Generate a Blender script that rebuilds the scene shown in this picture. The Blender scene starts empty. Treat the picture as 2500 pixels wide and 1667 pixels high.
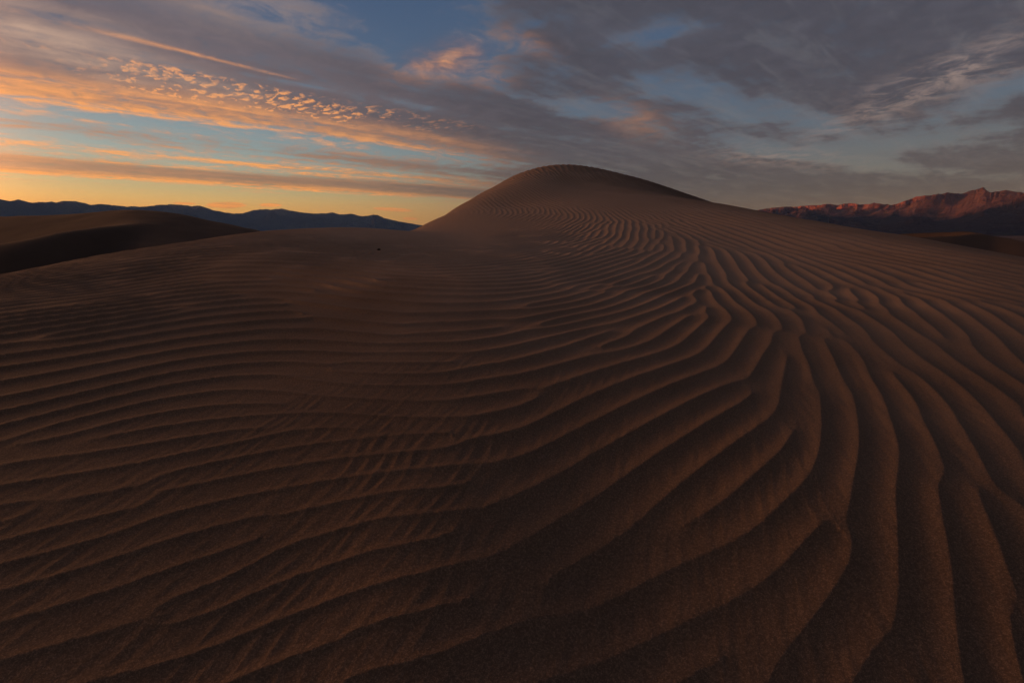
import bpy, math
import numpy as np

SC = bpy.context.scene
COL = SC.collection
R = math.radians

# ------------------------------------------------------------------ camera
PITCH = R(13.3)
CAM_Z = 1.0
F = 1111.0                     # focal length in photo pixels (16 mm on a 2500 px wide 36 mm frame)
cam_d = bpy.data.cameras.new('camera')
cam_d.lens = 16.0
cam_d.sensor_width = 36.0
cam_d.clip_start = 0.05
cam_d.clip_end = 200000.0
cam = bpy.data.objects.new('camera', cam_d)
COL.objects.link(cam)
cam.location = (0, 0, CAM_Z)
cam.rotation_euler = (math.pi / 2 - PITCH, 0, 0)
SC.camera = cam
SC.view_settings.view_transform = 'Standard'
SC.view_settings.look = 'None'
SC.view_settings.exposure = 0.0
SC.view_settings.gamma = 1.0
SC.view_settings.use_curve_mapping = False
SC.cycles.max_bounces = 5
SC.cycles.diffuse_bounces = 2
SC.cycles.volume_bounces = 1
SC.cycles.use_denoising = True

SUN_AZ, SUN_EL = R(-72.0), R(2.1)


def pdir(px, py):
    """direction in the world of a bearing measured on the photograph"""
    px = np.asarray(px, float); py = np.asarray(py, float)
    u = (px - 1250.0) / F; v = (833.5 - py) / F
    d = np.stack([u, math.cos(PITCH) + v * math.sin(PITCH), -math.sin(PITCH) + v * math.cos(PITCH)], -1)
    return d / np.linalg.norm(d, axis=-1, keepdims=True)


# ------------------------------------------------------------------ node helper
class S:
    """a socket with arithmetic"""
    def __init__(s, nt, sock): s.nt, s.k = nt, sock
    def _m(s, op, *a, clamp=False):
        n = s.nt.nodes.new('ShaderNodeMath'); n.operation = op; n.use_clamp = clamp
        for i, x in enumerate((s,) + a):
            if isinstance(x, S): s.nt.links.new(x.k, n.inputs[i])
            else: n.inputs[i].default_value = float(x)
        return S(s.nt, n.outputs[0])
    def __add__(s, o): return s._m('ADD', o)
    __radd__ = __add__
    def __sub__(s, o): return s._m('SUBTRACT', o)
    def __rsub__(s, o): return (s * -1.0) + o
    def __mul__(s, o): return s._m('MULTIPLY', o)
    __rmul__ = __mul__
    def __truediv__(s, o): return s._m('DIVIDE', o)
    def clamp(s): return s._m('ADD', 0.0, clamp=True)
    def max(s, o): return s._m('MAXIMUM', o)
    def min(s, o): return s._m('MINIMUM', o)
    def pow(s, o): return s._m('POWER', o)
    def exp(s): return s._m('EXPONENT')
    def step(s, a, b):
        """smooth 0..1 between a and b"""
        n = s.nt.nodes.new('ShaderNodeMapRange'); n.interpolation_type = 'SMOOTHSTEP'
        s.nt.links.new(s.k, n.inputs[0])
        if a <= b:
            n.inputs[1].default_value = a; n.inputs[2].default_value = b
            n.inputs[3].default_value = 0; n.inputs[4].default_value = 1
        else:
            n.inputs[1].default_value = b; n.inputs[2].default_value = a
            n.inputs[3].default_value = 1; n.inputs[4].default_value = 0
        return S(s.nt, n.outputs[0])


def vdot(nt, v, w):
    n = nt.nodes.new('ShaderNodeVectorMath'); n.operation = 'DOT_PRODUCT'
    nt.links.new(v, n.inputs[0]); n.inputs[1].default_value = tuple(float(x) for x in w)
    return S(nt, n.outputs['Value'])


def comb(nt, x, y, z=0.0):
    n = nt.nodes.new('ShaderNodeCombineXYZ')
    for i, a in enumerate((x, y, z)):
        if isinstance(a, S): nt.links.new(a.k, n.inputs[i])
        else: n.inputs[i].default_value = float(a)
    return n.outputs[0]


def noise(nt, vec, scale, detail=4, rough=0.55, dist=0.0, ntype='FBM'):
    n = nt.nodes.new('ShaderNodeTexNoise'); n.noise_dimensions = '3D'
    n.inputs['Scale'].default_value = scale; n.inputs['Detail'].default_value = detail
    n.inputs['Roughness'].default_value = rough; n.inputs['Distortion'].default_value = dist
    nt.links.new(vec, n.inputs['Vector'])
    return S(nt, n.outputs[0])


def lin(r, g, b):
    f = lambda c: (c / 255 / 12.92) if c / 255 <= 0.04045 else ((c / 255 + 0.055) / 1.055) ** 2.4
    return (f(r), f(g), f(b), 1.0)


def mixc(nt, fac, a, b):
    n = nt.nodes.new('ShaderNodeMix'); n.data_type = 'RGBA'; n.clamp_factor = True
    for sock, x in ((n.inputs[0], fac), (n.inputs[6], a), (n.inputs[7], b)):
        if isinstance(x, S): nt.links.new(x.k, sock)
        elif isinstance(x, (int, float)): sock.default_value = x
        elif isinstance(x, tuple): sock.default_value = x
        else: nt.links.new(x, sock)
    return n.outputs[2]


def ramp(nt, fac, stops, interp='EASE'):
    n = nt.nodes.new('ShaderNodeValToRGB'); cr = n.color_ramp; cr.interpolation = interp
    while len(cr.elements) > 1: cr.elements.remove(cr.elements[-1])
    for i, (p, c) in enumerate(stops):
        e = cr.elements[0] if i == 0 else cr.elements.new(p)
        e.position = p
        e.color = c if isinstance(c, tuple) else (c, c, c, 1)
    nt.links.new(fac.k, n.inputs[0])
    return n.outputs[0]


# ------------------------------------------------------------------ world
W = bpy.data.worlds.new('World'); SC.world = W; W.use_nodes = True
nt = W.node_tree; nt.nodes.clear()
tc = nt.nodes.new('ShaderNodeTexCoord'); D = tc.outputs['Generated']
dz = vdot(nt, D, (0, 0, 1)); dx = vdot(nt, D, (1, 0, 0)); dy = vdot(nt, D, (0, 1, 0))
el = dz.max(0.0)                                   # ~ sine of elevation
sunh = (math.sin(R(-78)), math.cos(R(-78)))
g = vdot(nt, D, (sunh[0], sunh[1], 0))             # cosine to the sunset bearing, -1..1

# clear air: the physical sky, plus the afterglow that the high dust adds low over the sunset
sky = nt.nodes.new('ShaderNodeTexSky'); sky.sky_type = 'NISHITA'; sky.sun_disc = False
sky.sun_elevation = SUN_EL; sky.sun_rotation = SUN_AZ
sky.altitude = 0; sky.air_density = 1.0; sky.dust_density = 1.5; sky.ozone_density = 2.5
nish = nt.nodes.new('ShaderNodeVectorMath'); nish.operation = 'MULTIPLY'
nt.links.new(sky.outputs[0], nish.inputs[0]); nish.inputs[1].default_value = (0.06, 0.06, 0.06)

elS = el._m('POWER', 0.6)
left = ramp(nt, elS, [(0.0, (0.98, 0.50, 0.15, 1)), (0.14, (0.92, 0.62, 0.25, 1)), (0.185, (0.78, 0.64, 0.36, 1)), (0.235, (0.48, 0.55, 0.47, 1)),
                      (0.30, lin(152, 182, 200)), (0.38, lin(128, 155, 182)), (0.48, lin(84, 110, 146)), (0.60, lin(62, 88, 128)), (1, lin(42, 62, 100))], 'LINEAR')
right = ramp(nt, elS, [(0.0, lin(82, 84, 92)), (0.16, lin(88, 94, 106)), (0.25, lin(106, 116, 128)), (0.36, lin(92, 110, 134)),
                       (0.52, lin(74, 98, 132)), (1, lin(38, 56, 92))], 'LINEAR')
base = mixc(nt, g.step(-0.10, 0.86), right, left)
base = mixc(nt, 0.12, base, nish.outputs[0])

# cloud deck coordinates: streets of cloud run towards bearing +50.5 deg
VA = R(50.5); A = (math.sin(VA), math.cos(VA), 0); C = (-math.cos(VA), math.sin(VA), 0)
eta = vdot(nt, D, A); cc = vdot(nt, D, C)
psi0 = dz.max(-0.02)._m('ARCTAN2', cc) * (180 / math.pi)   # degrees from the horizon, round the street axis
kk = (dz.max(0.0) + 0.055)
inv = S(nt, kk._m('POWER', -1.0).k)
pa = eta * inv; pc = cc * inv
deck = comb(nt, pa, pc, 0.0)                        # on the cloud deck
deck_st = comb(nt, pa * 0.22, pc, 3.0)              # drawn out along the streets
nA = noise(nt, deck_st, 1.1, 6, 0.6) - 0.5
nB = noise(nt, deck, 1.6, 7, 0.62, 0.3) - 0.5
nC = noise(nt, deck_st, 5.0, 5, 0.6) - 0.5
# puffs (altocumulus)
nP = noise(nt, comb(nt, pa * 1.8, pc * 0.9, 7.0), 12.0, 4, 0.6, 0.3)
nP2 = noise(nt, comb(nt, pa * 1.8 + 0.012, pc * 0.9 + 0.028, 7.0), 12.0, 4, 0.6, 0.3)
nD = noise(nt, deck, 7.0, 7, 0.66, 0.5) - 0.5

psi = psi0 - 0.3 + (nA * 1.7 + nC * 0.9) * (psi0 * 0.10).min(2.2) * 1.0


def blob(p, q, w, soft=1.0):
    """soft elliptical area of sky: centre p, tip of long half axis q (photo bearings), width ratio w"""
    c = pdir(*p); t = pdir(*q); a = t - c * (t @ c); L = np.linalg.norm(a); a = a / L
    b = np.cross(c, a)
    x = vdot(nt, D, a / L) + nB * 1.1 * 0.5
    y = vdot(nt, D, b / (L * w)) + nB * 1.1
    return ((x * x + y * y) * -1.0 * soft).exp() * vdot(nt, D, c).step(0.2, 0.5)


# density of cloud over the streets on the left (0..1 against psi / 90)
P9 = lambda d: d / 40.0
psn = (psi / 40.0).clamp()
densL = ramp(nt, psn, [(0, 0.0), (P9(3.5), 0.0), (P9(4.35), 0.10), (P9(4.75), 0.95), (P9(5.7), 0.95), (P9(6.15), 0.5), (P9(6.5), 0.12),
                       (P9(6.9), 0.55), (P9(7.25), 0.15), (P9(8.0), 0.22), (P9(8.5), 0.5), (P9(9.0), 0.15), (P9(10.1), 0.12), (P9(10.8), 0.75), (P9(11.6), 0.9),
                       (P9(12.5), 0.95), (P9(14), 0.92), (P9(15.2), 0.75), (P9(16.2), 0.85), (P9(18), 0.95), (P9(19.2), 0.82), (P9(20.6), 0.66), (P9(24), 0.55), (P9(28), 0.6), (P9(32), 0.8), (1, 0.9)], 'LINEAR')
litL = ramp(nt, psn, [(0, 0.9), (P9(4.6), 1.0), (P9(4.9), 0.4), (P9(5.2), 0.12), (P9(5.9), 0.15), (P9(6.3), 0.75), (P9(7.2), 0.85), (P9(7.8), 0.25),
                      (P9(9.0), 0.2), (P9(9.8), 0.75), (P9(10.5), 1.0), (P9(11.2), 0.5), (P9(11.7), 0.75), (P9(12.4), 0.25), (P9(13.2), 0.04), (P9(15.5), 0.03),
                      (P9(16.2), 0.03), (P9(16.7), 0.02), (P9(19), 0.0), (1, 0.0)], 'LINEAR')
densL = S(nt, densL); litL = S(nt, litL)
fadeR = eta.step(0.46, 0.74)                        # the streets close up into one sheet to the right
sheet = 0.93 + nB * 0.5
gaps = blob((980, 25), (1160, 60), 0.42) * 1.1
for b in (((1700, 232), (1860, 262), 0.20), ((1950, 300), (2150, 345), 0.17), ((2230, 352), (2480, 318), 0.15), ((1880, 356), (2060, 376), 0.15),
          ((2430, 232), (2620, 165), 0.30), ((1600, 85), (1720, 70), 0.22), ((2120, 400), (2400, 430), 0.06), ((1420, 262), (1560, 280), 0.18)):
    gaps = gaps + blob(*b) * 0.80
densR = (sheet - gaps)
densL = densL + psi0.step(5.6, 7.0) * psi0.step(10.5, 9.0) * (eta.step(0.02, 0.45) * 0.26 + 0.02)
dens = densL * (1.0 - fadeR) + densR * fadeR
dens = dens + (nB * 1.2 + nC * 1.5 + nD * 1.9) * (1.0 - (dens - 0.5) * (dens - 0.5) * 2.2)
dens = dens - blob((960, 30), (1190, 85), 0.42) * 1.1 * (1.0 - fadeR)
cover = dens.step(0.02, 0.92)
# colour of the unlit cloud
near = g.step(0.05, 0.91)
lowc = el.step(0.24, 0.02)
shade = mixc(nt, near, lin(72, 74, 88), lin(106, 102, 116))
shade = mixc(nt, lowc, shade, mixc(nt, near, lin(68, 72, 82), lin(160, 138, 130)))
dark = (noise(nt, deck, 0.55, 4, 0.5) - 0.5) * 1.0
vary = nt.nodes.new('ShaderNodeVectorMath'); vary.operation = 'SCALE'
nt.links.new(shade, vary.inputs[0]); nt.links.new((1.0 + dark * 0.5 + nB * 0.6 + nD * 0.85).k, vary.inputs['Scale'])
shade = vary.outputs[0]
# sun-struck cloud
litc = mixc(nt, el.step(0.27, 0.06), lin(236, 162, 108), lin(250, 178, 104))
sunny = g.step(0.05, 0.78)
lit = (litL * (1.0 + nC * 3.2 + nD * 2.2)) * sunny * eta.step(0.80, 0.56)
ct = (psi0 - 16.85 + (eta + 0.05) * 2.6 + nA * 1.2) / (0.09 + (0.3 - eta).max(0.0) * 0.38)
lit = lit.max((ct * ct * -1.0).exp() * eta.step(0.29, 0.22) * eta.step(-0.25, 0.12) * (0.36 + nC * 2.4 + nD * 1.4))
puffmask = (psi0 + nA * 4.0)
pm = puffmask.step(11.5, 12.5) * puffmask.step(15.4, 14.2) * eta.step(-0.25, 0.1) * eta.step(0.66, 0.35)
nP3 = noise(nt, comb(nt, pa * 1.1, pc * 0.7, 2.0), 4.0, 4, 0.6)
vo = nt.nodes.new('ShaderNodeTexVoronoi'); vo.feature = 'F1'; vo.inputs['Scale'].default_value = 11.0
vo.inputs['Randomness'].default_value = 1.0
nt.links.new(comb(nt, pa * 1.7 + nP * 0.25, pc * 0.85 + nD * 0.22, 7.0), vo.inputs['Vector'])
puff = 0.95 - S(nt, vo.outputs['Distance']) * 1.15 + (nP - 0.5) * 2.2
gate = (pm * (nP3.step(0.34, 0.60) * 0.9 + nB * 1.5 + eta.step(0.0, 0.12) * eta.step(0.42, 0.25) * 0.85)).clamp()
pm2 = gate * puff.step(0.18, 0.72) * (0.55 + gate * 0.45)
edge = (nP - nP2).step(-0.05, 0.08)
lit = lit.max(pm2 * (0.5 + edge * 0.7) * (0.5 + sunny * 0.6))
pink = blob((1090, 142), (1190, 118), 0.32) * 1.0
for b in (((1010, 163), (1055, 166), 0.35), ((1180, 185), (1250, 190), 0.35), ((1540, 290), (1620, 310), 0.4), ((1290, 105), (1350, 125), 0.3)):
    pink = pink + blob(*b) * 0.34
lit = lit.max(pink.min(1.0) * (0.62 + nD * 2.2).clamp() * 0.8)
# pale veils at the upper left
veil = (blob((70, 100), (330, 185), 0.20) * 1.2 + blob((330, 150), (640, 240), 0.12) * 0.7 + blob((560, 10), (760, 60), 0.3) * 0.6 + blob((120, 30), (330, 80), 0.12) * 0.8) * (0.60 + nC * 2.6 + nB * 1.4 + nD * 1.2).clamp()
# little lens clouds low over the left range
def lens(p, q, w):
    c = pdir(*p); t = pdir(*q); a = t - c * (t @ c); L = np.linalg.norm(a); a = a / L; b = np.cross(c, a)
    x = vdot(nt, D, a / L); y = vdot(nt, D, b / (L * w)) + nD * 1.0
    return ((x * x + y * y) * -1.0).exp() * vdot(nt, D, c).step(0.2, 0.5), y
lsum = None
for p_ in (((553, 501), (603, 501), 0.17), ((661, 501), (690, 501), 0.18), ((960, 512), (1010, 515), 0.10), ((1002, 534), (1022, 535), 0.2), ((450, 497), (480, 498), 0.12)):
    e_, y_ = lens(*p_); e_ = e_.step(0.30, 0.52)
    lsum = (e_ if lsum is None else lsum.max(e_)); lit = lit.max(e_ * 0.55)
cov2 = cover.max(lsum * 0.9).max(pm2 * 0.9).max(pink.min(1.0) * (0.6 + nD * 1.6).clamp())
cloud = mixc(nt, lit.clamp(), shade, litc)
col = mixc(nt, cov2, base, cloud)
col = mixc(nt, (veil * 0.8).clamp(), col, lin(182, 158, 150))
cir = noise(nt, comb(nt, pa * 0.35, pc * 1.3, 15.0), 4.5, 7, 0.68, 0.7)
col = mixc(nt, (cir.step(0.45, 0.72) * 0.34 * fadeR).clamp(), col, mixc(nt, near, lin(112, 116, 128), lin(140, 136, 144)))
thin = (cover * (1.0 - cover) * 4.0) * (0.35 + nD * 1.2).clamp()
col = mixc(nt, (thin * 0.38).clamp(), col, mixc(nt, near, lin(122, 130, 146), lin(176, 164, 168)))
# pale wisps low on the right and over the gaps
wz = blob((2310, 188), (2590, 75), 0.27) * 1.15 + blob((1900, 385), (2080, 395), 0.14) * 0.8 + blob((2070, 300), (2200, 250), 0.2) * 0.4
wn = noise(nt, comb(nt, pa, pc * 0.95, 11.0), 5.0, 7, 0.70, 0.6)
wisp = wz * wn.step(0.40, 0.64)
col = mixc(nt, (wisp * 0.75).clamp(), col, lin(148, 134, 136))
# a last brightening towards the sunset bearing, outside the left edge of the frame
sunv = (math.sin(SUN_AZ) * math.cos(SUN_EL), math.cos(SUN_AZ) * math.cos(SUN_EL), math.sin(SUN_EL))
cg = vdot(nt, D, sunv).max(0.0)
glow = cg.pow(40.0) * 10.0 + cg.pow(9.0) * (el * -7.0).exp() * 0.36
gadd = nt.nodes.new('ShaderNodeVectorMath'); gadd.operation = 'SCALE'
gadd.inputs[0].default_value = (1.5, 0.66, 0.27); nt.links.new((glow * 1.0).k, gadd.inputs['Scale'])
add = nt.nodes.new('ShaderNodeVectorMath'); add.operation = 'ADD'
nt.links.new(col, add.inputs[0]); nt.links.new(gadd.outputs[0], add.inputs[1])
bg = nt.nodes.new('ShaderNodeBackground'); dim = nt.nodes.new('ShaderNodeVectorMath'); dim.operation = 'SCALE'
nt.links.new(add.outputs[0], dim.inputs[0])
nt.links.new((1.0 - el.step(0.38, 0.80) * 0.75).k, dim.inputs['Scale'])     # dusk: the top of the sky is darker than its rim
nt.links.new(dim.outputs[0], bg.inputs[0]); bg.inputs[1].default_value = 1.0
wo = nt.nodes.new('ShaderNodeOutputWorld'); nt.links.new(bg.outputs[0], wo.inputs[0])
W.cycles.sampling_method = 'MANUAL'; W.cycles.sample_map_resolution = 1024

# ------------------------------------------------------------------ sun
sd = bpy.data.lights.new('sun', 'SUN'); sd.energy = 5.0; sd.angle = R(0.5); sd.color = (1.0, 0.31, 0.15)
so = bpy.data.objects.new('sun', sd); COL.objects.link(so)
from mathutils import Vector
sv = Vector((math.sin(SUN_AZ) * math.cos(SUN_EL), math.cos(SUN_AZ) * math.cos(SUN_EL), math.sin(SUN_EL)))
so.rotation_euler = sv.to_track_quat('Z', 'Y').to_euler()
so.location = (0, 0, 30)


# ------------------------------------------------------------------ numeric helpers
def tps_fit(P, V, smooth=0.0):
    P = np.asarray(P, float); V = np.asarray(V, float).reshape(len(P), -1); n = len(P)
    d2 = ((P[:, None] - P[None]) ** 2).sum(-1)
    K = 0.5 * d2 * np.log(d2 + 1e-12) + np.eye(n) * smooth
    Q = np.concatenate([np.ones((n, 1)), P], 1)
    M = np.block([[K, Q], [Q.T, np.zeros((3, 3))]])
    w = np.linalg.solve(M, np.concatenate([V, np.zeros((3, V.shape[1]))]))
    return P, w


def tps_eval(fit, x, y):
    P, w = fit; n = len(P); sh = x.shape; x = x.ravel(); y = y.ravel()
    out = np.empty((x.size, w.shape[1]))
    for i in range(0, x.size, 60000):
        a = x[i:i + 60000]; b = y[i:i + 60000]
        d2 = (a[:, None] - P[None, :, 0]) ** 2 + (b[:, None] - P[None, :, 1]) ** 2
        K = 0.5 * d2 * np.log(d2 + 1e-12)
        out[i:i + 60000] = K @ w[:n] + w[n] + a[:, None] * w[n + 1] + b[:, None] * w[n + 2]
    return out.reshape(sh + (w.shape[1],))


def perlin(x, y, seed=0):
    rng = np.random.RandomState(seed); N = 512
    ang = rng.rand(N, N) * 2 * math.pi; gx = np.cos(ang); gy = np.sin(ang)
    xi = np.floor(x).astype(np.int64); yi = np.floor(y).astype(np.int64)
    fx = x - xi; fy = y - yi
    u = fx * fx * fx * (fx * (fx * 6 - 15) + 10); v = fy * fy * fy * (fy * (fy * 6 - 15) + 10)
    def gr(i, j):
        a = (xi + i) % N; b = (yi + j) % N
        return gx[a, b] * (fx - i) + gy[a, b] * (fy - j)
    n0 = gr(0, 0) * (1 - u) + gr(1, 0) * u; n1 = gr(0, 1) * (1 - u) + gr(1, 1) * u
    return (n0 * (1 - v) + n1 * v) * 1.5


def fbm(x, y, octv=4, seed=0, gain=0.5):
    s = 0; a = 1.0
    for o in range(octv):
        s = s + a * perlin(x * 2 ** o, y * 2 ** o, seed + o); a *= gain
    return s


def ridged(x, y, octv=6, seed=0, gain=0.55):
    s = 0; a = 1.0; w = 1.0
    for o in range(octv):
        n = 1 - np.abs(perlin(x * 2.03 ** o, y * 2.03 ** o, seed + o)) * 1.6
        n = np.clip(n, 0, 1) ** 2 * w
        s = s + a * n; w = np.clip(n * 1.8, 0, 1); a *= gain
    return s


def sstep(x, a, b):
    t = np.clip((x - a) / (b - a), 0, 1); return t * t * (3 - 2 * t)


def bil(Gd, x0, y0, dd, x, y):
    """bilinear sampling of a grid Gd[iy, ix]"""
    fx = np.clip((x - x0) / dd, 0, Gd.shape[1] - 1.001); fy = np.clip((y - y0) / dd, 0, Gd.shape[0] - 1.001)
    i = fx.astype(int); j = fy.astype(int); u = fx - i; v = fy - j
    return (Gd[j, i] * (1 - u) + Gd[j, i + 1] * u) * (1 - v) + (Gd[j + 1, i] * (1 - u) + Gd[j + 1, i + 1] * u) * v


def grid_mesh(name, X, Y, Z, mat, kind='structure', wrap=False, attrs=None):
    nr, nc = X.shape
    co = np.stack([X, Y, Z], -1).reshape(-1, 3).astype(np.float32)
    c2 = nc if wrap else nc - 1
    j, i = np.meshgrid(np.arange(nr - 1), np.arange(c2), indexing='ij')
    i2 = (i + 1) % nc
    q = np.stack([j * nc + i, j * nc + i2, (j + 1) * nc + i2, (j + 1) * nc + i], -1).reshape(-1, 4).astype(np.int32)
    me = bpy.data.meshes.new(name)
    me.vertices.add(len(co)); me.vertices.foreach_set('co', co.ravel())
    me.loops.add(q.size); me.loops.foreach_set('vertex_index', q.ravel())
    me.polygons.add(len(q)); me.polygons.foreach_set('loop_start', np.arange(0, q.size, 4, dtype=np.int32))
    me.polygons.foreach_set('use_smooth', np.ones(len(q), bool))
    for k, v in (attrs or {}).items():
        at = me.attributes.new(k, 'FLOAT', 'POINT'); at.data.foreach_set('value', v.ravel().astype(np.float32))
    me.update(); me.materials.append(mat)
    o = bpy.data.objects.new(name, me); COL.objects.link(o)
    if kind: o['kind'] = kind
    return o


# ------------------------------------------------------------------ materials
def new_mat(name):
    m = bpy.data.materials.new(name); m.use_nodes = True
    t = m.node_tree; b = t.nodes['Principled BSDF']
    return m, t, b


def sand_mat(name, c1, c2, grain=True, painted_light=False):
    m, t, b = new_mat(name)
    g_ = t.nodes.new('ShaderNodeNewGeometry'); pos = g_.outputs['Position']
    big = noise(t, pos, 0.35, 4, 0.55); mid = noise(t, pos, 6.0, 4, 0.6)
    c = mixc(t, ((big - 0.5) * 1.4 + (mid - 0.5) * 0.8 + 0.5).clamp(), c1, c2)
    if painted_light:
        # light fall-off put into the colour: bright on the dune face, dark around it
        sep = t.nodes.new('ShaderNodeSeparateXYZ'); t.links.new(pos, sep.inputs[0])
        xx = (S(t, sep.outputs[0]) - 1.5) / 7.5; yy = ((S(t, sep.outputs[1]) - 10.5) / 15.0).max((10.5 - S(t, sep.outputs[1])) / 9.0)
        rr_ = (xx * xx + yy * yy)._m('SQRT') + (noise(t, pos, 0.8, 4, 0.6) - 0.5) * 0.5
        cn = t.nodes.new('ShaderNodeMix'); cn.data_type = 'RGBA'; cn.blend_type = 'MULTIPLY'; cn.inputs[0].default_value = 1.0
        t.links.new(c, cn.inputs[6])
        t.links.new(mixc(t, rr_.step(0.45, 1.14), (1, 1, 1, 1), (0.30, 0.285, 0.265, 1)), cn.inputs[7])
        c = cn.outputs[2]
    if grain:
        gr = noise(t, pos, 420.0, 2, 0.7); gr2 = noise(t, pos, 160.0, 2, 0.6)
        k = (gr - 0.5) * 1.5 + (gr2 - 0.5) * 0.9
        c = mixc(t, (k * 1.0 + 0.1).clamp(), c, (c2[0] * 1.2, c2[1] * 1.1, c2[2] * 1.0, 1))
        c = mixc(t, (k * -2.0 - 0.05).clamp(), c, (c1[0] * 0.35, c1[1] * 0.33, c1[2] * 0.33, 1))
        bp = t.nodes.new('ShaderNodeBump'); bp.inputs['Strength'].default_value = 0.5; bp.inputs['Distance'].default_value = 0.002
        t.links.new((gr + gr2 * 1.5).k, bp.inputs['Height']); t.links.new(bp.outputs[0], b.inputs['Normal'])
    t.links.new(c, b.inputs['Base Color'])
    b.inputs['Roughness'].default_value = 0.9
    b.inputs['Specular IOR Level'].default_value = 0.25
    return m


sand = sand_mat('sand', (0.50, 0.342, 0.238, 1), (0.60, 0.42, 0.300, 1), painted_light=True)
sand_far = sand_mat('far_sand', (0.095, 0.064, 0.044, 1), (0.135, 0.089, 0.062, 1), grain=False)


def rock_mat(name, c1, c2, sc, foot_shade=None):
    m, t, b = new_mat(name)
    g_ = t.nodes.new('ShaderNodeNewGeometry'); pos = g_.outputs['Position']
    n1 = noise(t, pos, sc, 6, 0.65); n2 = noise(t, pos, sc * 6, 5, 0.6)
    c = mixc(t, ((n1 - 0.5) * 2.0 + (n2 - 0.5) + 0.5).clamp(), c1, c2)
    if foot_shade:                                        # shadow on the lower slopes painted into the rock colour by height
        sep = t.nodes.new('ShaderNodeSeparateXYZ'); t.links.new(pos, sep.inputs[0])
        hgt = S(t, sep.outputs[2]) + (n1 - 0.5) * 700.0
        c = mixc(t, hgt.step(260.0, 460.0), foot_shade, c)
    if sc < 0.003:
        bp = t.nodes.new('ShaderNodeBump'); bp.inputs['Strength'].default_value = 1.0; bp.inputs['Distance'].default_value = 420.0
        t.links.new(noise(t, pos, 0.0042, 6, 0.62, 0.8).k, bp.inputs['Height']); t.links.new(bp.outputs[0], b.inputs['Normal'])
    t.links.new(c, b.inputs['Base Color']); b.inputs['Roughness'].default_value = 1.0
    b.inputs['Specular IOR Level'].default_value = 0.05
    return m


rock_warm = rock_mat('range_rock', (0.26, 0.125, 0.10, 1), (0.56, 0.28, 0.20, 1), 0.0016, foot_shade=(0.032, 0.027, 0.028, 1))
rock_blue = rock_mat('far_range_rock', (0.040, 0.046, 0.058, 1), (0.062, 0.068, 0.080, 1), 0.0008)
floor_m = rock_mat('desert_floor', (0.15, 0.11, 0.09, 1), (0.24, 0.175, 0.135, 1), 0.004)

# ------------------------------------------------------------------ main dune: macro shape
# (bearing on the photo x, y ; ground distance from the camera in metres)
ctl = [
    # skyline of the near surface, left to right
    (-500, 760, 8.0), (-250, 715, 8.2), (0, 672, 8.5), (119, 648, 8.7), (238, 626, 9.0), (357, 608, 9.2), (476, 591, 9.5), (595, 573, 9.8), (700, 564.6, 10), (827, 557, 10.3),
    (917, 559.5, 10.6), (1006, 565, 11.0),
    # skyline of the tall dune
    (1033, 551, 14.5), (1110, 509, 16.5), (1169, 475, 18.5), (1238, 439, 20.5), (1280, 419.5, 21.5), (1321, 408, 22.5), (1362, 404, 23.5), (1404, 405.4, 24),
    (1459, 412, 24), (1515, 424, 23.5), (1570, 439.5, 23), (1611, 456, 22.5), (1653, 475, 22), (1674, 485.6, 21.5),
    (1750, 498, 20), (1802, 506, 18.5), (1904, 525, 16.5), (2006, 542.4, 14.5), (2108, 561, 13), (2193, 573, 12), (2244, 585, 11.3), (2346, 605, 10.4),
    (2431, 624, 9.8), (2500, 634, 9.4), (2750, 690, 8.8), (3200, 790, 8.5),
    # body of the surface
    (0, 740, 5.4), (300, 700, 5.6),
    (600, 640, 5.8), (700, 800, 3.1),
    (1000, 1508, .90), (1000, 1216, 1.26), (1000, 1012, 1.75), (1000, 885, 2.25), (1000, 808, 2.75), (1000, 730, 3.5), (1000, 660, 4.9), (1000, 610, 6.9),
    (1150, 620, 6.4), (1150, 580, 9.5), (1300, 560, 10.5), (1300, 610, 6.9), (1250, 500, 15.0),
    (1400, 500, 14.5), (1400, 450, 19.0), (1500, 560, 9.6), (1500, 620, 6.4), (1500, 700, 4.2), (1500, 860, 2.4), (1500, 1100, 1.52), (1500, 1450, 1.0),
    (1550, 480, 17.0), (1650, 520, 13.5), (1700, 600, 8.0), (1700, 700, 4.6), (1850, 600, 9.0), (1850, 800, 3.1),
    (2000, 620, 8.4), (2000, 720, 5.0), (2000, 950, 2.4), (2000, 1300, 1.38), (2250, 700, 6.2), (2450, 750, 5.0),
    (2450, 950, 2.9), (2450, 1300, 1.7), (2400, 1600, 1.3),
]
pts = []
for px, py, r in ctl:
    d = pdir(px, py); h = math.hypot(d[0], d[1])
    pts.append((d[0] / h * r, d[1] / h * r, CAM_Z + d[2] / h * r))
# the near left shoulder, falling gently away to the left
pts += [(-1.0, 1.2, 0.19), (-1.5, 1.0, 0.14), (-2.2, 2.0, 0.31), (-2.5, 0.8, 0.07), (-3.6, 2.6, 0.36), (-4.2, 1.2, 0.04), (-0.5, 1.0, 0.155)]
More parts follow.
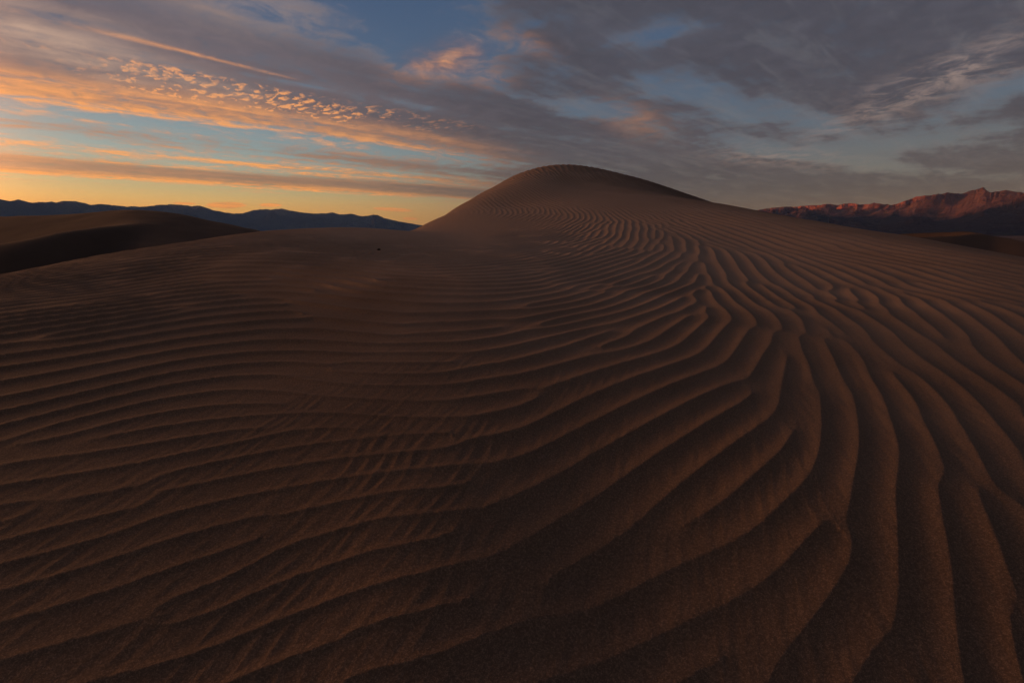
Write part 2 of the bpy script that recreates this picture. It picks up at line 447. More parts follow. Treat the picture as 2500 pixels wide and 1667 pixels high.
# shape hidden from the camera: behind the crests and round the back
pts += [(-10, 14, -1.9), (-5, 15, -0.9), (-4.6, 19, -0.9), (-14, 18, -4.2), (-4.5, 25, -0.4), (-8, 26, -4.5),
        (3, 33, 1.6), (8, 32, 2.0), (13, 28, 1.4), (16, 22, -0.2), (18, 16, -1.6), (17, 9, -2.6), (24, 22, -3.8), (22, 34, -4.5), (5, 44, -2.6),
        (0, -2.0, -0.28), (-3, -2, -0.75), (3, -2.0, -0.40), (0, -6, -1.3), (-7, -5, -2.3), (8, -5, -1.9), (-16, 0, -4.4), (-20, 12, -6), (20, -2, -4.6),
        (0, -16, -4.6), (-14, -14, -5.6), (14, -14, -5.6), (-20, 32, -8), (-4, 42, -5), (30, 10, -6)]
pts = np.array(pts)
fitZ = tps_fit(pts[:, :2] / 10, pts[:, 2], smooth=2e-5)


def macro(x, y):
    z = tps_eval(fitZ, np.clip(x, -60, 60) / 10, np.clip(y, -60, 70) / 10)[..., 0]
    rr = np.hypot(x - 2, y - 9)
    f = sstep(rr, 26, 60)
    return z * (1 - f) + f * (-16.0 + 1.2 * fbm(x / 23, y / 23, 3, 5))


# coarse grid of the macro shape, for fast look-ups
MX0, MY0, MD = -40.0, -30.0, 0.125
gx_, gy_ = np.meshgrid(np.arange(MX0, 45, MD), np.arange(MY0, 60, MD))
MZ = macro(gx_, gy_)


def hit(px, py):
    """ground point seen along a bearing"""
    d = pdir(px, py)
    s = np.exp(np.linspace(math.log(0.5), math.log(45), 1500))
    x = d[0] * s; y = d[1] * s; z = CAM_Z + d[2] * s
    gz = bil(MZ, MX0, MY0, MD, x, y)
    k = np.argmax(z < gz)
    if k == 0: return None
    return x[k], y[k]


# ------------------------------------------------------------------ wind ripples
def conv(c, ox, oy, sc): return [(ox + x / sc, oy + y / sc) for x, y in c]
cB = lambda *c: conv(c, 800, 640, 2.94)
cC = lambda *c: conv(c, 1600, 640, 2.613)[::-1]
cA = lambda *c: conv(c, 0, 640, 2.94)
cE = lambda *c: conv(c, 850, 1100, 2.766)
cF = lambda *c: conv(c, 1650, 1100, 2.766)
cD = lambda *c: conv(c, 1100, 380, 3.618)
cR = lambda *c: conv(c, 1700, 420, 2.94)[::-1]
lines = [
    cB((0, 150), (300, 230), (1000, 330), (1300, 300), (1700, 220), (2100, 100)),
    cB((0, 285), (450, 340), (700, 385), (1010, 405), (1500, 330)),
    cB((250, 455), (600, 480), (900, 505), (1100, 500), (1400, 445), (1640, 380), (2352, 180)),
    cB((300, 570), (800, 600), (1000, 602), (1300, 560), (1700, 450), (2100, 330)),
    cB((400, 720), (850, 722), (1050, 725), (1300, 665), (1900, 490), (2352, 320)),
    cB((200, 870), (500, 885), (950, 885), (1170, 860), (1400, 775), (1850, 620), (2200, 440)),
    cB((500, 1100), (900, 1100), (1060, 1070), (1350, 960), (1800, 800), (2352, 590)),
    cB((350, 1350), (850, 1360), (1230, 1310), (1700, 1200), (2000, 1070), (2352, 990)),
    cB((1900, 1567), (2150, 1410), (2352, 1230)),
    conv([(0, 700), (300, 610), (440, 540), (525, 500), (490, 430), (515, 340), (480, 240)], 1600, 640, 2.613),
    conv([(0, 900), (200, 830), (400, 740), (620, 600), (740, 530), (760, 450), (700, 350), (640, 260)], 1600, 640, 2.613),
    conv([(0, 1110), (200, 1040), (500, 900), (770, 740), (870, 660), (880, 600), (885, 520), (870, 430), (800, 310), (690, 250), (520, 100)], 1600, 640, 2.613),
    conv([(0, 1380), (400, 1210), (700, 1060), (900, 930), (990, 830), (990, 730), (900, 610)], 1600, 640, 2.613),
    conv([(350, 1567), (500, 1490), (850, 1300), (1010, 1170), (1025, 1080), (980, 1010)], 1600, 640, 2.613),
    conv([(1060, 1567), (1190, 1400), (1215, 1280), (1140, 1100), (1140, 900), (1110, 620), (1060, 610), (1030, 500), (960, 300), (800, 240)], 1600, 640, 2.613),
    cC((1230, 700), (1320, 850), (1320, 950), (1300, 1100), (1360, 1200), (1350, 1350), (1415, 1500)),
    cC((980, 290), (1200, 500), (1400, 760), (1530, 950), (1560, 1080), (1620, 1200), (1600, 1380)),
    cC((1070, 310), (1250, 430), (1500, 720), (1660, 960), (1780, 1100), (1880, 1300), (1920, 1500)),
    cC((1240, 200), (1500, 500), (1540, 600), (1720, 780), (1800, 930), (1990, 1080), (2100, 1250), (2210, 1480)),
    cC((1280, 210), (1700, 480), (1740, 600), (1900, 750), (1970, 910), (2150, 1030), (2352, 1230)),
    cC((1750, 200), (1870, 460), (1920, 600), (2150, 800), (2352, 950)),
    cC((1780, 200), (2250, 460), (2352, 520)),
    cE((0, 310), (400, 318), (700, 300), (1050, 220), (1300, 140), (1650, 20)),
    cE((450, 650), (850, 590), (1080, 520), (1180, 430), (1350, 330), (1650, 190), (1900, 20)),
    cE((0, 1120), (200, 1130), (750, 1085), (1000, 980), (1250, 900), (1500, 830), (1800, 700), (2150, 510), (2352, 430)),
    cE((1450, 1400), (1700, 1280), (1900, 1100), (2150, 990), (2352, 920)),
    cE((0, 1500), (400, 1450), (900, 1330), (1300, 1180)),
    cF((0, 980), (300, 840), (560, 700), (800, 530), (950, 440), (1130, 200), (1140, 60)),
    cF((230, 1567), (450, 1390), (700, 1240), (830, 1140), (1100, 880), (1300, 620), (1360, 380), (1310, 210), (1290, 0)),
    cF((1300, 1567), (1400, 1340), (1500, 1210), (1570, 950), (1560, 720), (1500, 640)),
    cF((1980, 1400), (1900, 1180), (1840, 1000), (1830, 830), (1680, 680), (1620, 450), (1550, 220)),
    cF((2220, 1250), (2150, 1000), (1990, 690), (1930, 500), (1880, 280), (1750, 0)),
    cF((2352, 700), (2220, 400), (2180, 200), (2050, 0)),
    cA((0, 290), (300, 240), (600, 205), (800, 130), (900, 90), (1250, 75)),
    cA((0, 345), (250, 295), (600, 265), (800, 210), (1000, 185), (1280, 175), (1400, 130), (1900, 125)),
    cA((0, 410), (200, 395), (550, 390), (680, 350), (900, 320)),
    cA((0, 530), (250, 470), (600, 455), (750, 420), (950, 350)),
    cA((0, 597), (200, 598), (450, 555), (900, 480), (1150, 430), (1700, 370)),
    cA((0, 675), (650, 655), (780, 600), (1050, 565), (1500, 500)),
    cA((600, 780), (900, 670), (1300, 620), (1500, 590)),
    cA((450, 950), (900, 900), (1100, 800), (1350, 755), (1700, 790), (2000, 840)),
    cA((0, 1105), (200, 1095), (350, 1000), (500, 940)),
    cA((600, 1140), (900, 1060), (1250, 910), (1400, 890)),
    cA((0, 1310), (300, 1250), (600, 1210)),
    cA((700, 1220), (850, 1220), (1050, 1160), (1300, 1130), (1600, 1135)),
    conv([(0, 360), (500, 265), (1100, 110), (1300, 70)], 0, 1100, 2.766),
    conv([(0, 720), (400, 630), (900, 560), (1300, 450), (1900, 240)], 0, 1100, 2.766),
    conv([(0, 930), (300, 780), (700, 680), (900, 600), (1500, 480), (2000, 330)], 0, 1100, 2.766),
    conv([(0, 1400), (500, 1250), (900, 1100), (1500, 920), (2000, 660)], 0, 1100, 2.766),
    conv([(300, 1500), (900, 1330), (1500, 1130), (2200, 900)], 0, 1100, 2.766),
    cD((0, 870), (500, 800), (900, 690), (1200, 610), (1270, 560), (1230, 500), (1100, 440), (950, 390), (800, 330), (690, 260)),
    cD((0, 1065), (500, 1020), (1000, 930), (1350, 810), (1500, 700), (1580, 640), (1560, 560), (1480, 520), (1300, 450), (1100, 380), (900, 330), (780, 260), (760, 170)),
    cD((0, 700), (400, 620), (700, 560), (950, 510), (1020, 480), (980, 440), (850, 400), (700, 370), (600, 330), (580, 280)),
    cD((0, 1340), (500, 1290), (1000, 1180), (1400, 1000), (1700, 870), (1850, 740), (1830, 680), (1750, 620), (1600, 480), (1400, 420), (1200, 370)),
    conv([(1000, 650), (1500, 720), (1900, 760), (2352, 750)], 500, 450, 3.36),
    conv([(800, 560), (1300, 590), (1800, 620), (2352, 600)], 500, 450, 3.36),
    conv([(1100, 800), (1500, 860), (2000, 890), (2352, 880)], 500, 450, 3.36),
    conv([(0, 640), (350, 630), (800, 640), (1100, 660)], 500, 450, 3.36),
    conv([(0, 600), (300, 585), (520, 577), (900, 590)], 500, 450, 3.36),
    conv([(300, 480), (800, 450), (1300, 460), (1900, 480), (2352, 470)], 500, 450, 3.36),
    conv([(200, 720), (600, 730), (1000, 770), (1300, 830)], 500, 450, 3.36),
    cR((0, 360), (300, 470), (650, 580), (870, 680), (1050, 870), (1300, 1000)),
    cR((200, 300), (600, 430), (1000, 560), (1200, 640), (1500, 760), (2000, 920)),
    cR((600, 400), (1000, 520), (1500, 650), (2000, 800), (2352, 900)),
    cR((1300, 480), (1800, 600), (2352, 700)),
    cR((900, 370), (1400, 500), (2000, 620), (2352, 680)),
]
sx, sn = [], []
for ln in lines:
    q = []
    for (ax, ay), (bx, by) in zip(ln[:-1], ln[1:]):
        m = max(1, int(math.hypot(bx - ax, by - ay) / 45))
        for k in range(m): q.append((ax + (bx - ax) * k / m, ay + (by - ay) * k / m))
    q.append(ln[-1])
    w = [hit(*p) for p in q]
    for a, b in zip(w[:-1], w[1:]):
        if a is None or b is None: continue
        t = np.array(b) - np.array(a); L = np.hypot(*t)
        if L < 1e-6 or L > 3.5: continue
        t /= L; mx, my = (a[0] + b[0]) / 2, (a[1] + b[1]) / 2
        sx.append((math.atan2(mx, my), math.log(math.hypot(mx, my)))); sn.append((t[1], -t[0]))
sx = np.array(sx); sn = np.array(sn)
print('ripple samples', len(sx))

RX0, RY0, RD = -14.0, 0.30, 0.0255
rxs = np.arange(RX0, 17.5, RD); rys = np.arange(RY0, 27.5, RD)
rx, ry = np.meshgrid(rxs, rys)
cst = 6                                             # the direction field is smooth: solve it coarse
cxg, cyg = np.meshgrid(np.arange(RX0, 17.5 + RD * cst, RD * cst), np.arange(RY0, 27.5 + RD * cst, RD * cst))
# gaussian-weighted local average of the traced directions in (bearing, log distance)
qa = np.arctan2(cxg, cyg).ravel(); ql = np.log(np.hypot(cxg, cyg)).ravel()
nx = np.zeros(qa.size); ny = np.zeros(qa.size); ws = np.full(qa.size, 1e-9)
for i in range(0, qa.size, 40000):
    d2 = ((qa[i:i + 40000, None] - sx[None, :, 0]) / 0.085) ** 2 + ((ql[i:i + 40000, None] - sx[None, :, 1]) / 0.11) ** 2
    w = np.exp(-0.5 * d2) + 0.02 / (1 + d2) ** 2
    nx[i:i + 40000] = w @ sn[:, 0]; ny[i:i + 40000] = w @ sn[:, 1]
L = np.hypot(nx, ny); nx /= L; ny /= L
nx = nx.reshape(cxg.shape); ny = ny.reshape(cxg.shape)
# wavelength of the ripples
rc = np.hypot(cxg, cyg); az = np.degrees(np.arctan2(cxg, cyg))
turn = sstep(nx, 0.30, 0.95)                        # the right-hand family is closer spaced near by, wider up the slope
lam = 0.205 + 0.015 * sstep(rc, 4, 9) * sstep(-az, -5, 20) - 0.045 * sstep(rc, 7.5, 12)
lam = lam - 0.095 * sstep(-az, 0, 16) * sstep(-rc, -3.4, -1.9) - 0.065 * sstep(az, 1, 12) * sstep(-rc, -5, -2.5) - 0.02 * sstep(-rc, -1.7, -1.2) - 0.035 * sstep(-np.abs(az + 2), -16, -6) * sstep(-rc, -2.6, -1.6)
lam = lam - 0.02 * sstep(az, 4, 10) * sstep(rc, 8, 12)
lam = np.maximum(lam, 0.102)
lam = lam * (1 - turn) + turn * (np.interp(rc, [1.3, 4.3, 7, 10, 15], [0.106, 0.14, 0.205, 0.27, 0.30]) * sstep(az, 17, 25) + np.interp(rc, [1.3, 3, 6], [0.112, 0.132, 0.15]) * (1 - sstep(az, 17, 25)))
lam = np.maximum(lam, 0.30 * sstep(rc, 18.5, 22) * sstep(az, -3, 2))
# phase whose gradient follows direction / wavelength
def poisson(gx1, gy1, h):
    div = np.gradient(gx1, h, axis=1) + np.gradient(gy1, h, axis=0)
    ny_, nx_ = div.shape
    e = np.block([[div, div[:, ::-1]], [div[::-1], div[::-1, ::-1]]])
    ky = np.fft.fftfreq(2 * ny_) * 2 * math.pi; kx = np.fft.rfftfreq(2 * nx_) * 2 * math.pi
    den = (2 * np.cos(ky)[:, None] - 2 + 2 * np.cos(kx)[None] - 2) / h ** 2; den[0, 0] = 1
    f = np.fft.rfft2(e) / den; f[0, 0] = 0
    return np.fft.irfft2(f, s=e.shape)[:ny_, :nx_]
phc = poisson(nx / lam, ny / lam, RD * cst)
up = lambda Gd: bil(Gd, RX0, RY0, RD * cst, rx, ry)
NXf, NYf, LAMf, PH = up(nx), up(ny), up(lam), up(phc)
PH = PH + 0.55 * fbm(rx / 0.42, ry / 0.42, 2, 33) * sstep(-rx, -0.6, 0.8) * sstep(-np.hypot(rx, ry), -6, -4) + 0.65 * fbm(rx / 0.9, ry / 0.9, 2, 21) + 0.16 * fbm(rx / 0.3, ry / 0.3, 2, 25)
U = np.cos(2 * math.pi * PH)
rng = np.random.RandomState(3)
U = 0.75 * U + 0.3 * rng.randn(*U.shape)
# self-organisation: repeated local oriented filtering heals the wavelength and leaves natural forks
NO = 10
ang = np.mod(np.arctan2(NYf, NXf), math.pi) / math.pi * NO
Hh, Ww = U.shape
fy = np.fft.fftfreq(Hh, RD)[:, None]; fx = np.fft.rfftfreq(Ww, RD)[None]
lams = (0.102, 0.142, 0.20, 0.29)
lws = [np.interp(LAMf, lams, e_).astype(np.float32) for e_ in np.eye(4)]
kern = {}
for a in range(NO):
    th = a * math.pi / NO; c_, s_ = math.cos(th), math.sin(th)
    al = fx * c_ + fy * s_; ac = -fx * s_ + fy * c_
    for li, l_ in enumerate(lams):
        f0 = 1 / l_
        gp = np.exp(-0.5 * (((al - f0) / (0.20 * f0)) ** 2 + (ac / (0.17 * f0)) ** 2))
        gm = np.exp(-0.5 * (((al + f0) / (0.20 * f0)) ** 2 + (ac / (0.17 * f0)) ** 2))
        kern[a, li] = ((gp + gm).astype(np.float32), (gp - gm).astype(np.float32))
wts = []
for a in range(NO):
    dd_ = np.abs(ang - a); dd_ = np.minimum(dd_, NO - dd_)
    wts.append(np.clip(1 - dd_, 0, 1).astype(np.float32))


def orient(U, odd=False):
    Fu = np.fft.rfft2(U); out = 0; out2 = 0
    for a in range(NO):
        for li in range(4):
            wl = lws[li] * wts[a]
            out = out + wl * np.fft.irfft2(Fu * kern[a, li][0], s=U.shape)
            if odd:                                # quadrature pair, signed along the kernel direction
                th = a * math.pi / NO
                sg = np.sign(NXf * math.cos(th) + NYf * math.sin(th))
                out2 = out2 + wl * sg * np.fft.irfft2(Fu * kern[a, li][1] * -1j, s=U.shape)
    return out, out2


for it in range(4):
    U, _ = orient(U); U = np.tanh(2.2 * U / (np.sqrt((U * U).mean()) + 1e-9) * 0.8)
Ur, Ui = orient(U, True)
amp = np.hypot(Ur, Ui); amp /= np.percentile(amp, 60)
CR = (Ur / (amp + 1e-6)); CI = (Ui / (amp + 1e-6))
AMP = 1.38 * amp / (amp + 0.38)


def profile(ph):
    """one ripple against phase 0..1, travelling towards the lee: long windward ramp, crest, short lee face"""
    ph = np.mod(ph, 1.0)
    k = 0.60
    a = np.clip(ph / k, 0, 1); b = np.clip((1 - ph) / (1 - k), 0, 1)
    up_ = 0.35 * a + 0.65 * a * a * (1.55 - 0.55 * a ** 3)
    dn = 0.25 * b + 0.75 * b ** 2.0
    return np.where(ph < k, up_ / up_.max(), dn)


def ripple(x, y):
    inb = (sstep(x, RX0, RX0 + 2.5) * sstep(-x, -17.4, -15.5) * sstep(y, RY0 - .4, RY0) * sstep(-y, -27.4, -25.5))
    re = bil(CR, RX0, RY0, RD, x, y); im = bil(CI, RX0, RY0, RD, x, y); am = bil(AMP, RX0, RY0, RD, x, y)
    ph = np.arctan2(im, re) / (2 * math.pi)
    r = np.hypot(x, y); a = np.degrees(np.arctan2(x, y))
    h = profile(ph + 0.60)
    sh = 0.35 + 0.65 * sstep(-a, -6, 12) * sstep(-r, -9, -6)   # sharper crests and flatter troughs on the left
    sh = sh + 0.8 * sstep(-a, 2, 20) * sstep(-r, -4.5, -2.5)
    h = h ** (1 + sh) - 0.5
    # how tall the ripples stand
    lamv = bil(LAMf, RX0, RY0, RD, x, y); A_ = (0.126 - 0.036 * sstep(-a, 0, 18) * sstep(-r, -3.6, -1.8) - 0.012 * sstep(-r, -2.2, -1.4) - 0.028 * sstep(a, 22, 34) - 0.03 * sstep(lamv, 0.2, 0.28)) * lamv * 1.0
    A_ = A_ * (0.85 + 0.35 * fbm(x / 1.7, y / 1.7, 2, 31)) * (1 - 0.15 * sstep(r, 9, 16)) * (1 - 0.3 * sstep(r, 9, 13) * sstep(-r, -20, -16))
    A_ = A_ * (1 + 0.5 * sstep(r, 16, 20))
    A_ = A_ * (1 + 0.12 * sstep(-a, -6, 3) * sstep(a, -32, -24) * sstep(r, 2.0, 3.2) * sstep(-r, -10, -7))
    A_ = A_ * (1 - 0.8 * sstep(-a, 3, 8) * sstep(r, 11.5, 14))
    # ripples die out on the smooth crest to the left
    A_ = A_ * (1 - 0.65 * sstep(-a, 0, 6) * sstep(r, 6.5, 9.0) * sstep(a, -30, -18))
    return inb * am * A_ * h


# secondary, finer ripples with crests along bearing +20.5 deg, in the troughs and on the lee faces of the first set
def second(x, y):
    r = np.hypot(x, y); a = np.degrees(np.arctan2(x, y))
    c_, s_ = math.cos(R(20.5)), math.sin(R(20.5))
    s = x * c_ - y * s_; t = x * s_ + y * c_
    w = 1.1 * fbm(x / 0.5, y / 0.5, 2, 43)
    re = np.cos(2 * math.pi * (s / 0.056 + w)) ; im = np.sin(2 * math.pi * (s / 0.056 + w))
    n1 = 0.55 + 1.3 * perlin(s / 0.13, t / 0.42, 81); n2 = 1.3 * perlin(s / 0.13 + 9.3, t / 0.42, 82)
    re, im = re * n1 - im * n2, re * n2 + im * n1          # forks where the complex envelope vanishes
    ph = np.arctan2(im, re) / (2 * math.pi)
    h = profile(-ph) - 0.5
    m = np.clip(0.72 + 0.8 * fbm(s / 0.5, t / 0.7, 3, 51), 0, 1)
    pr = bil(CR, RX0, RY0, RD, x, y); pi_ = bil(CI, RX0, RY0, RD, x, y)
    pp = np.mod(np.arctan2(pi_, pr) / (2 * math.pi) + 0.60, 1.0)     # crest of the first set at 0.60
    trough = 0.30 + 0.70 * np.clip(sstep(pp, 0.60, 0.70) + sstep(-pp, -0.42, -0.20), 0, 1)
    zone = sstep(-a, -14, 8) * sstep(-r, -2.8, -1.5) + 0.42 * sstep(-r, -4, -1.8) * (1 - sstep(-a, -12, 10))
    return 0.0035 * h * m * zone * trough * np.clip(np.hypot(re, im), 0, 1)


def streaks(x, y):
    """slight avalanche tongues that run down the lee faces"""
    r = np.hypot(x, y)
    c_, s_ = math.cos(R(20.5)), math.sin(R(20.5))
    return 0.0012 * fbm((x * c_ - y * s_) / 0.035, (x * s_ + y * c_) / 0.16, 2, 71) * sstep(-r, -4.5, -1.5)


# polar grid of the dune, finest where the ground is nearest
th1 = np.linspace(-55, 55, 1190)
th = np.radians(np.concatenate([np.linspace(-180, -57.5, 60)[:-1], [-57.5, -56.5, -55.7], th1, [55.7, 56.5, 57.5], np.linspace(57.5, 180, 60)[1:-1]]))
rs = [0.12]
while rs[-1] < 75:
    r = rs[-1]
    if r < 0.6: dr = 0.05
    elif r < 30: dr = min(0.0023 * (r * r + 0.3) + 0.0005, 0.0049 * r, 0.058 if r < 26 else 9)
    else: dr = 0.03 * r
    rs.append(r + dr)
rs = np.array(rs)
print('dune grid', len(rs), len(th))
TH, RR = np.meshgrid(th, rs)
X = np.sin(TH) * RR; Y = np.cos(TH) * RR
Z = macro(X, Y) + ripple(X, Y) + second(X, Y) + streaks(X, Y)
zc = float(macro(np.array([0.0]), np.array([0.0]))[0])
X[0] = 0; Y[0] = 0; Z[0] = zc
# flip so that faces look up
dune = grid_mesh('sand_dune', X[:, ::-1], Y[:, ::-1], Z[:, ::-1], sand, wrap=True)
dune['label'] = 'tall rippled brown sand dune rising to a rounded peak'


# ------------------------------------------------------------------ neighbouring dunes
def wpt(px, py, r):
    d = pdir(px, py); h = math.hypot(d[0], d[1])
    return d[0] / h * r, d[1] / h * r, CAM_Z + d[2] / h * r


def ridge_surface(x, y, crest, near_slope, far_slope, soft=2.0):
    """a dune with the given crest line (world points), steep or gentle on either side"""
    c = np.array(crest); a = np.arctan2(c[:, 0], c[:, 1]); r = np.hypot(c[:, 0], c[:, 1])
    qa = np.arctan2(x, y); qr = np.hypot(x, y)
    rc_ = np.interp(qa, a, r); zc_ = np.interp(qa, a, c[:, 2])
    dn = soft * np.logaddexp(0, (rc_ - qr) / soft); df = soft * np.logaddexp(0, (qr - rc_) / soft)
    return zc_ + soft * 0.69 * (near_slope + far_slope) - near_slope * dn - far_slope * df


def dense(cp, n=200):
    cp = np.array(cp, float); t = np.linspace(0, 1, len(cp)); tt = np.linspace(0, 1, n)
    out = np.stack([np.interp(tt, t, cp[:, k]) for k in range(3)], -1)
    k = np.hanning(17); k /= k.sum()
    pad = np.concatenate([np.repeat(out[:1], 8, 0), out, np.repeat(out[-1:], 8, 0)])
    return np.stack([np.convolve(pad[:, k2], k, 'valid') for k2 in range(3)], -1)


back = [wpt(*p) for p in dense([(-900, 560, 150), (-500, 548, 140), (-150, 541, 130), (0, 538, 120), (119, 535, 112), (208, 530, 106), (283, 522.5, 102), (327, 521, 100), (387, 525, 98), (446, 533, 96), (506, 546, 93),
                                (550, 553, 91), (595, 562, 89), (650, 573, 87), (720, 592, 86), (800, 620, 85)])]
front = [wpt(*p) for p in dense([(-900, 700, 62), (-400, 650, 58), (0, 604, 56), (60, 592, 57), (119, 579, 59), (180, 568, 62), (238, 561.6, 65), (298, 557.5, 68), (350, 560, 71), (410, 568, 73), (480, 584, 75), (560, 610, 76)])]
a_, r_ = np.meshgrid(np.radians(np.linspace(-100, -12, 320)), np.exp(np.linspace(math.log(24), math.log(330), 230)))
x_, y_ = np.sin(a_) * r_, np.cos(a_) * r_
zb = ridge_surface(x_, y_, back, 0.17, 0.5, 5.0); zf = ridge_surface(x_, y_, front, 0.52, 0.10, 1.6)
k_ = 0.6
zz = k_ * np.logaddexp(zb / k_, zf / k_)
zz = np.maximum(zz, -17.5 + 0.8 * fbm(x_ / 40, y_ / 40, 3, 8)) + 0.10 * fbm(x_ / 9, y_ / 9, 3, 9)
zz = zz - 6 * sstep(r_, 250, 330) - 4 * sstep(-r_, -34, -24)
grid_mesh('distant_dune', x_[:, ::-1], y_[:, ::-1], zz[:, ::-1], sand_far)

rback = [wpt(*p) for p in dense([(1900, 590, 150), (2100, 578, 140), (2200, 571.5, 130), (2300, 568, 125), (2360, 566, 120), (2395, 570, 112), (2440, 580, 104), (2500, 592, 97), (2600, 612, 92), (3000, 660, 90), (3600, 720, 90)])]
rfront = [wpt(*p) for p in dense([(1900, 612, 90), (2100, 590, 86), (2180, 583, 84), (2240, 580.5, 84), (2330, 577, 88), (2385, 570.5, 95), (2430, 577.5, 95), (2500, 591.5, 88), (2600, 612, 84), (3000, 655, 84), (3600, 720, 84)])]
a_, r_ = np.meshgrid(np.radians(np.linspace(25, 100, 320)), np.exp(np.linspace(math.log(24), math.log(330), 230)))
x_, y_ = np.sin(a_) * r_, np.cos(a_) * r_
zb = ridge_surface(x_, y_, rback, 0.45, 0.25, 1.0); zf = ridge_surface(x_, y_, rfront, 0.13, 0.5, 0.8)
k_ = 0.25
zz = k_ * np.logaddexp(zb / k_, zf / k_)
zz = np.maximum(zz, -17.5 + 0.8 * fbm(x_ / 40, y_ / 40, 3, 18)) + 0.10 * fbm(x_ / 9, y_ / 9, 3, 19)
zz = zz - 6 * sstep(r_, 250, 330) - 4 * sstep(-r_, -34, -24)
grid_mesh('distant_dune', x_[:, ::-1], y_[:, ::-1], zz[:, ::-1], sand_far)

# ------------------------------------------------------------------ desert floor out to the horizon
ra = np.concatenate([[0.0], np.exp(np.linspace(math.log(20), math.log(70000), 90))]); ta = np.linspace(0, 2 * math.pi, 181)[:-1]
T2, R2 = np.meshgrid(ta, ra)
x_, y_ = np.sin(T2) * R2, np.cos(T2) * R2
z_ = -19.0 + 0.5 * fbm(x_ / 300, y_ / 300, 2, 2) * sstep(R2, 50, 200)
grid_mesh('ground', x_[:, ::-1], y_[:, ::-1], z_[:, ::-1], floor_m, wrap=True)


# ------------------------------------------------------------------ mountain ranges
def tan_el(px, py):
    d = pdir(px, py); return math.degrees(math.atan2(d[0], d[1])), d[2] / math.hypot(d[0], d[1])


def mountain(name, sky_px, extra, rad, crest_r, sea, mat, ncol, nrow, azr, rug, second_ridge=None, fans=0.05, feat=4300, det=40, dz_=(0, 1)):
    tab = sorted([tan_el(*p) for p in sky_px] + extra)
    ta_ = np.array([t[0] for t in tab]); te = np.array([t[1] for t in tab])
    azs = np.concatenate([np.linspace(azr[0], dz_[0], 61)[:-1] if azr[0] < dz_[0] else [], np.linspace(dz_[0], dz_[1], ncol), np.linspace(dz_[1], azr[1], 61)[1:] if azr[1] > dz_[1] else []])
    rr_ = np.linspace(rad[0], rad[1], nrow)
    AZ, RG = np.meshgrid(np.radians(azs), rr_)
    x, y = np.sin(AZ) * RG, np.cos(AZ) * RG
    tgt = np.interp(azs, ta_, te)
    tgt = tgt * (1 + 0.014 * (azs > dz_[0]) * (azs < dz_[1]) * fbm(azs * 1.9, azs * 0 + 3.3, 4, sea + 60, 0.6))
    u = (RG - rad[0]) / (crest_r - rad[0])
    warp = 700 * perlin(x / 5200, y / 5200, sea + 40)
    rg = ridged((x + warp) / feat, (y - warp) / feat, 8, sea, 0.60)
    prof = np.where(u < 1, sstep(u, -0.15, 1.12) ** 1.15, 1 - sstep(u, 1.0, 1.6) * 0.9)
    body = prof * (0.40 + 0.60 * rg) + fans * np.clip(u * 3, 0, 1)
    if second_ridge is not None: body = second_ridge(AZ, RG, body, rg)
    z = body * 1000.0
    ang_ = (z - 20) / RG
    mx = ang_.max(0); sc = tgt / np.maximum(mx, 1e-4)
    k = np.hanning(rug); k /= k.sum(); n2 = rug // 2
    scs = np.convolve(np.pad(sc, n2, mode='edge'), k, 'valid')[:len(sc)]
    z = z * scs[None]
    # fine agreement of the skyline
    mx2 = ((z - 20) / RG).max(0)
    fac = (np.clip(tgt / mx2, 0.5, 2.0))[None] - 1
    ind = sstep(azs, dz_[0] - 1, dz_[0] + 1) * (1 - sstep(azs, dz_[1] - 1, dz_[1] + 1))
    fac = fac * ind[None]
    hot = np.clip(((z - 20) / RG) / mx2[None], 0, 1) ** 3
    z = z * (1 + fac * hot)
    z = z + det * (ridged(x / 1500, y / 1500, 7, sea + 7, 0.62) - 0.8) * sstep(z, 60, 500) * (1 - hot)
    return grid_mesh(name, x[:, ::-1], y[:, ::-1], z[:, ::-1] - 22, mat)


Lsky = [(0, 486), (25, 491.6), (45, 487), (77, 494.6), (125, 492), (137, 494.6), (158, 490), (187, 492), (220, 500), (247, 498.5), (274, 500), (306, 504.5), (327, 503.6), (351, 505),
        (381, 501), (417, 499), (446, 500), (467, 503.6), (488, 502), (518, 512), (551, 519), (571, 521.4), (595, 520), (619, 513), (649, 510.4), (661, 512.5), (687, 509),
        (708, 514), (744, 519), (768, 521.4), (792, 521), (812, 518.5), (830, 523.5), (857, 522), (884, 528), (911, 524.4), (923, 525.3), (937, 532), (976, 541), (1030, 550), (1100, 556)]
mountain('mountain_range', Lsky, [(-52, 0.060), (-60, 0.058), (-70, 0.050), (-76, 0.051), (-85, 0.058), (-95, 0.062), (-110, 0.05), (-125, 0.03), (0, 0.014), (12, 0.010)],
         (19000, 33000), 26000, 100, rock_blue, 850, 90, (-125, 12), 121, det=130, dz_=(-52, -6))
Rsky = [(1800, 519), (1850, 513.5), (1870, 509), (1918, 504), (1938, 505), (1982, 501), (2006, 501), (2026, 497.5), (2047, 500.6), (2074, 495.5), (2108, 499), (2146, 497), (2176, 500),
        (2193, 496.5), (2234, 481), (2278, 476), (2312, 471), (2346, 473), (2380, 464), (2392, 460), (2401, 457), (2409, 463), (2418, 469), (2448, 464), (2465, 465), (2500, 469), (2540, 460)]


def near_ridge(AZ, RG, body, rg):
    a = np.degrees(AZ)
    w = sstep(a, 41.5, 46.0)
    h = 0.42 * w * np.exp(-((RG - 9200) / 1400.0) ** 2) * (0.65 + 0.45 * rg)
    h2 = 0.30 * sstep(a, 20, 28) * np.exp(-((RG - 9600) / 1100.0) ** 2) * (0.4 + 0.6 * rg) * sstep(-a, -44, -38)
    return np.maximum(body, body * 0.55 + h) + h2 * 0.3


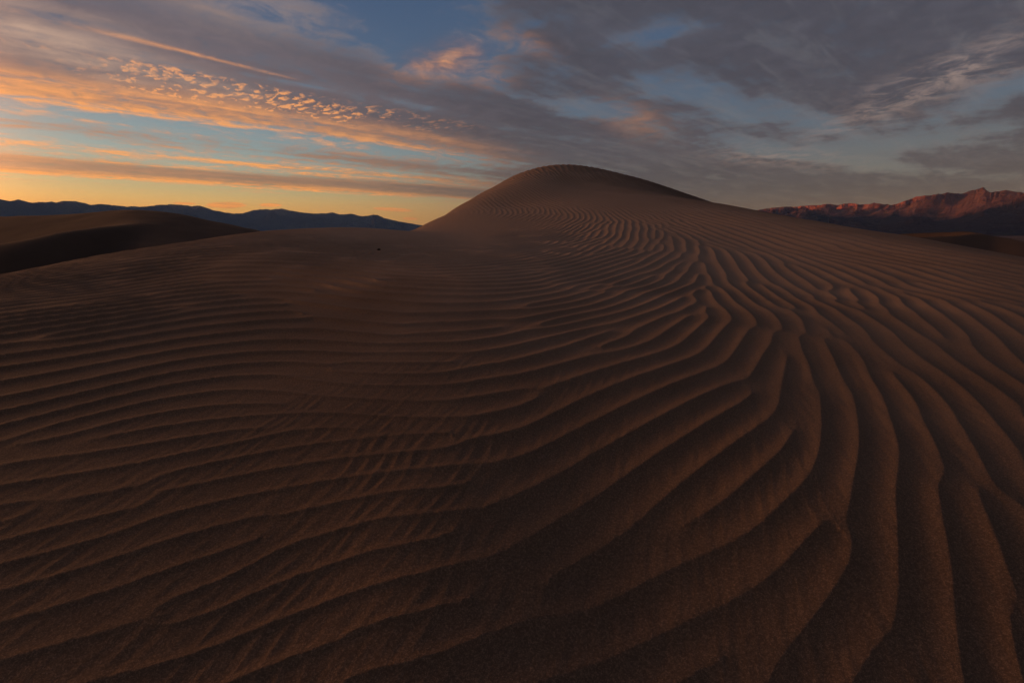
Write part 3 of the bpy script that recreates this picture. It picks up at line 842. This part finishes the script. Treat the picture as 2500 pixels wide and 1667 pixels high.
mountain('mountain_range', Rsky, [(18, 0.015), (22, 0.03), (50, 0.085), (60, 0.07), (75, 0.06), (95, 0.045), (115, 0.02)],
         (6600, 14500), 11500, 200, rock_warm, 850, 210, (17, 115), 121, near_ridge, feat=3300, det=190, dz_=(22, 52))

# ------------------------------------------------------------------ the one loose stone on the crest
import bmesh
hx = hit(925, 610)
bm = bmesh.new(); bmesh.ops.create_icosphere(bm, subdivisions=3, radius=1.0)
for v in bm.verts:
    n = float(perlin(np.array([v.co.x * 1.7 + v.co.z]), np.array([v.co.y * 1.7 + 3.1 * v.co.z]), 90)[0])
    v.co *= 1 + 0.35 * n
    v.co.x *= 0.026; v.co.y *= 0.020; v.co.z *= 0.014
    if v.co.z < -0.006: v.co.z = -0.006
me = bpy.data.meshes.new('stone'); bm.to_mesh(me); bm.free()
stone_m = rock_mat('dark_stone', (0.012, 0.010, 0.009, 1), (0.03, 0.025, 0.022, 1), 40)
me.materials.append(stone_m)
st = bpy.data.objects.new('stone', me); COL.objects.link(st)
px_, py_ = np.array([hx[0]]), np.array([hx[1]])
st.location = (hx[0], hx[1], float((macro(px_, py_) + ripple(px_, py_))[0]) + 0.012)
st.rotation_euler = (0, 0, 0.4)
st['label'] = 'small dark stone lying alone on the smooth sand crest left of the tall dune'
st['category'] = 'stone'

# ------------------------------------------------------------------ air
HAZE = True
if HAZE:
    bm = bmesh.new(); bmesh.ops.create_cube(bm, size=1.0)
    for v in bm.verts:
        v.co.x *= 74000; v.co.y *= 74000
        v.co.z = -24.0 if v.co.z < 0 else 2100.0
    me = bpy.data.meshes.new('haze'); bm.to_mesh(me); bm.free()
    hm = bpy.data.materials.new('haze'); hm.use_nodes = True; t = hm.node_tree; t.nodes.clear()
    v = t.nodes.new('ShaderNodeVolumePrincipled'); o_ = t.nodes.new('ShaderNodeOutputMaterial')
    v.inputs['Color'].default_value = (0.20, 0.43, 1.0, 1); v.inputs['Density'].default_value = 3.4e-5; v.inputs['Anisotropy'].default_value = 0.0; v.inputs['Absorption Color'].default_value = (1, 1, 1, 1)
    t.links.new(v.outputs[0], o_.inputs['Volume'])
    me.materials.append(hm)
    hz = bpy.data.objects.new('haze', me); COL.objects.link(hz); hz['kind'] = 'stuff'
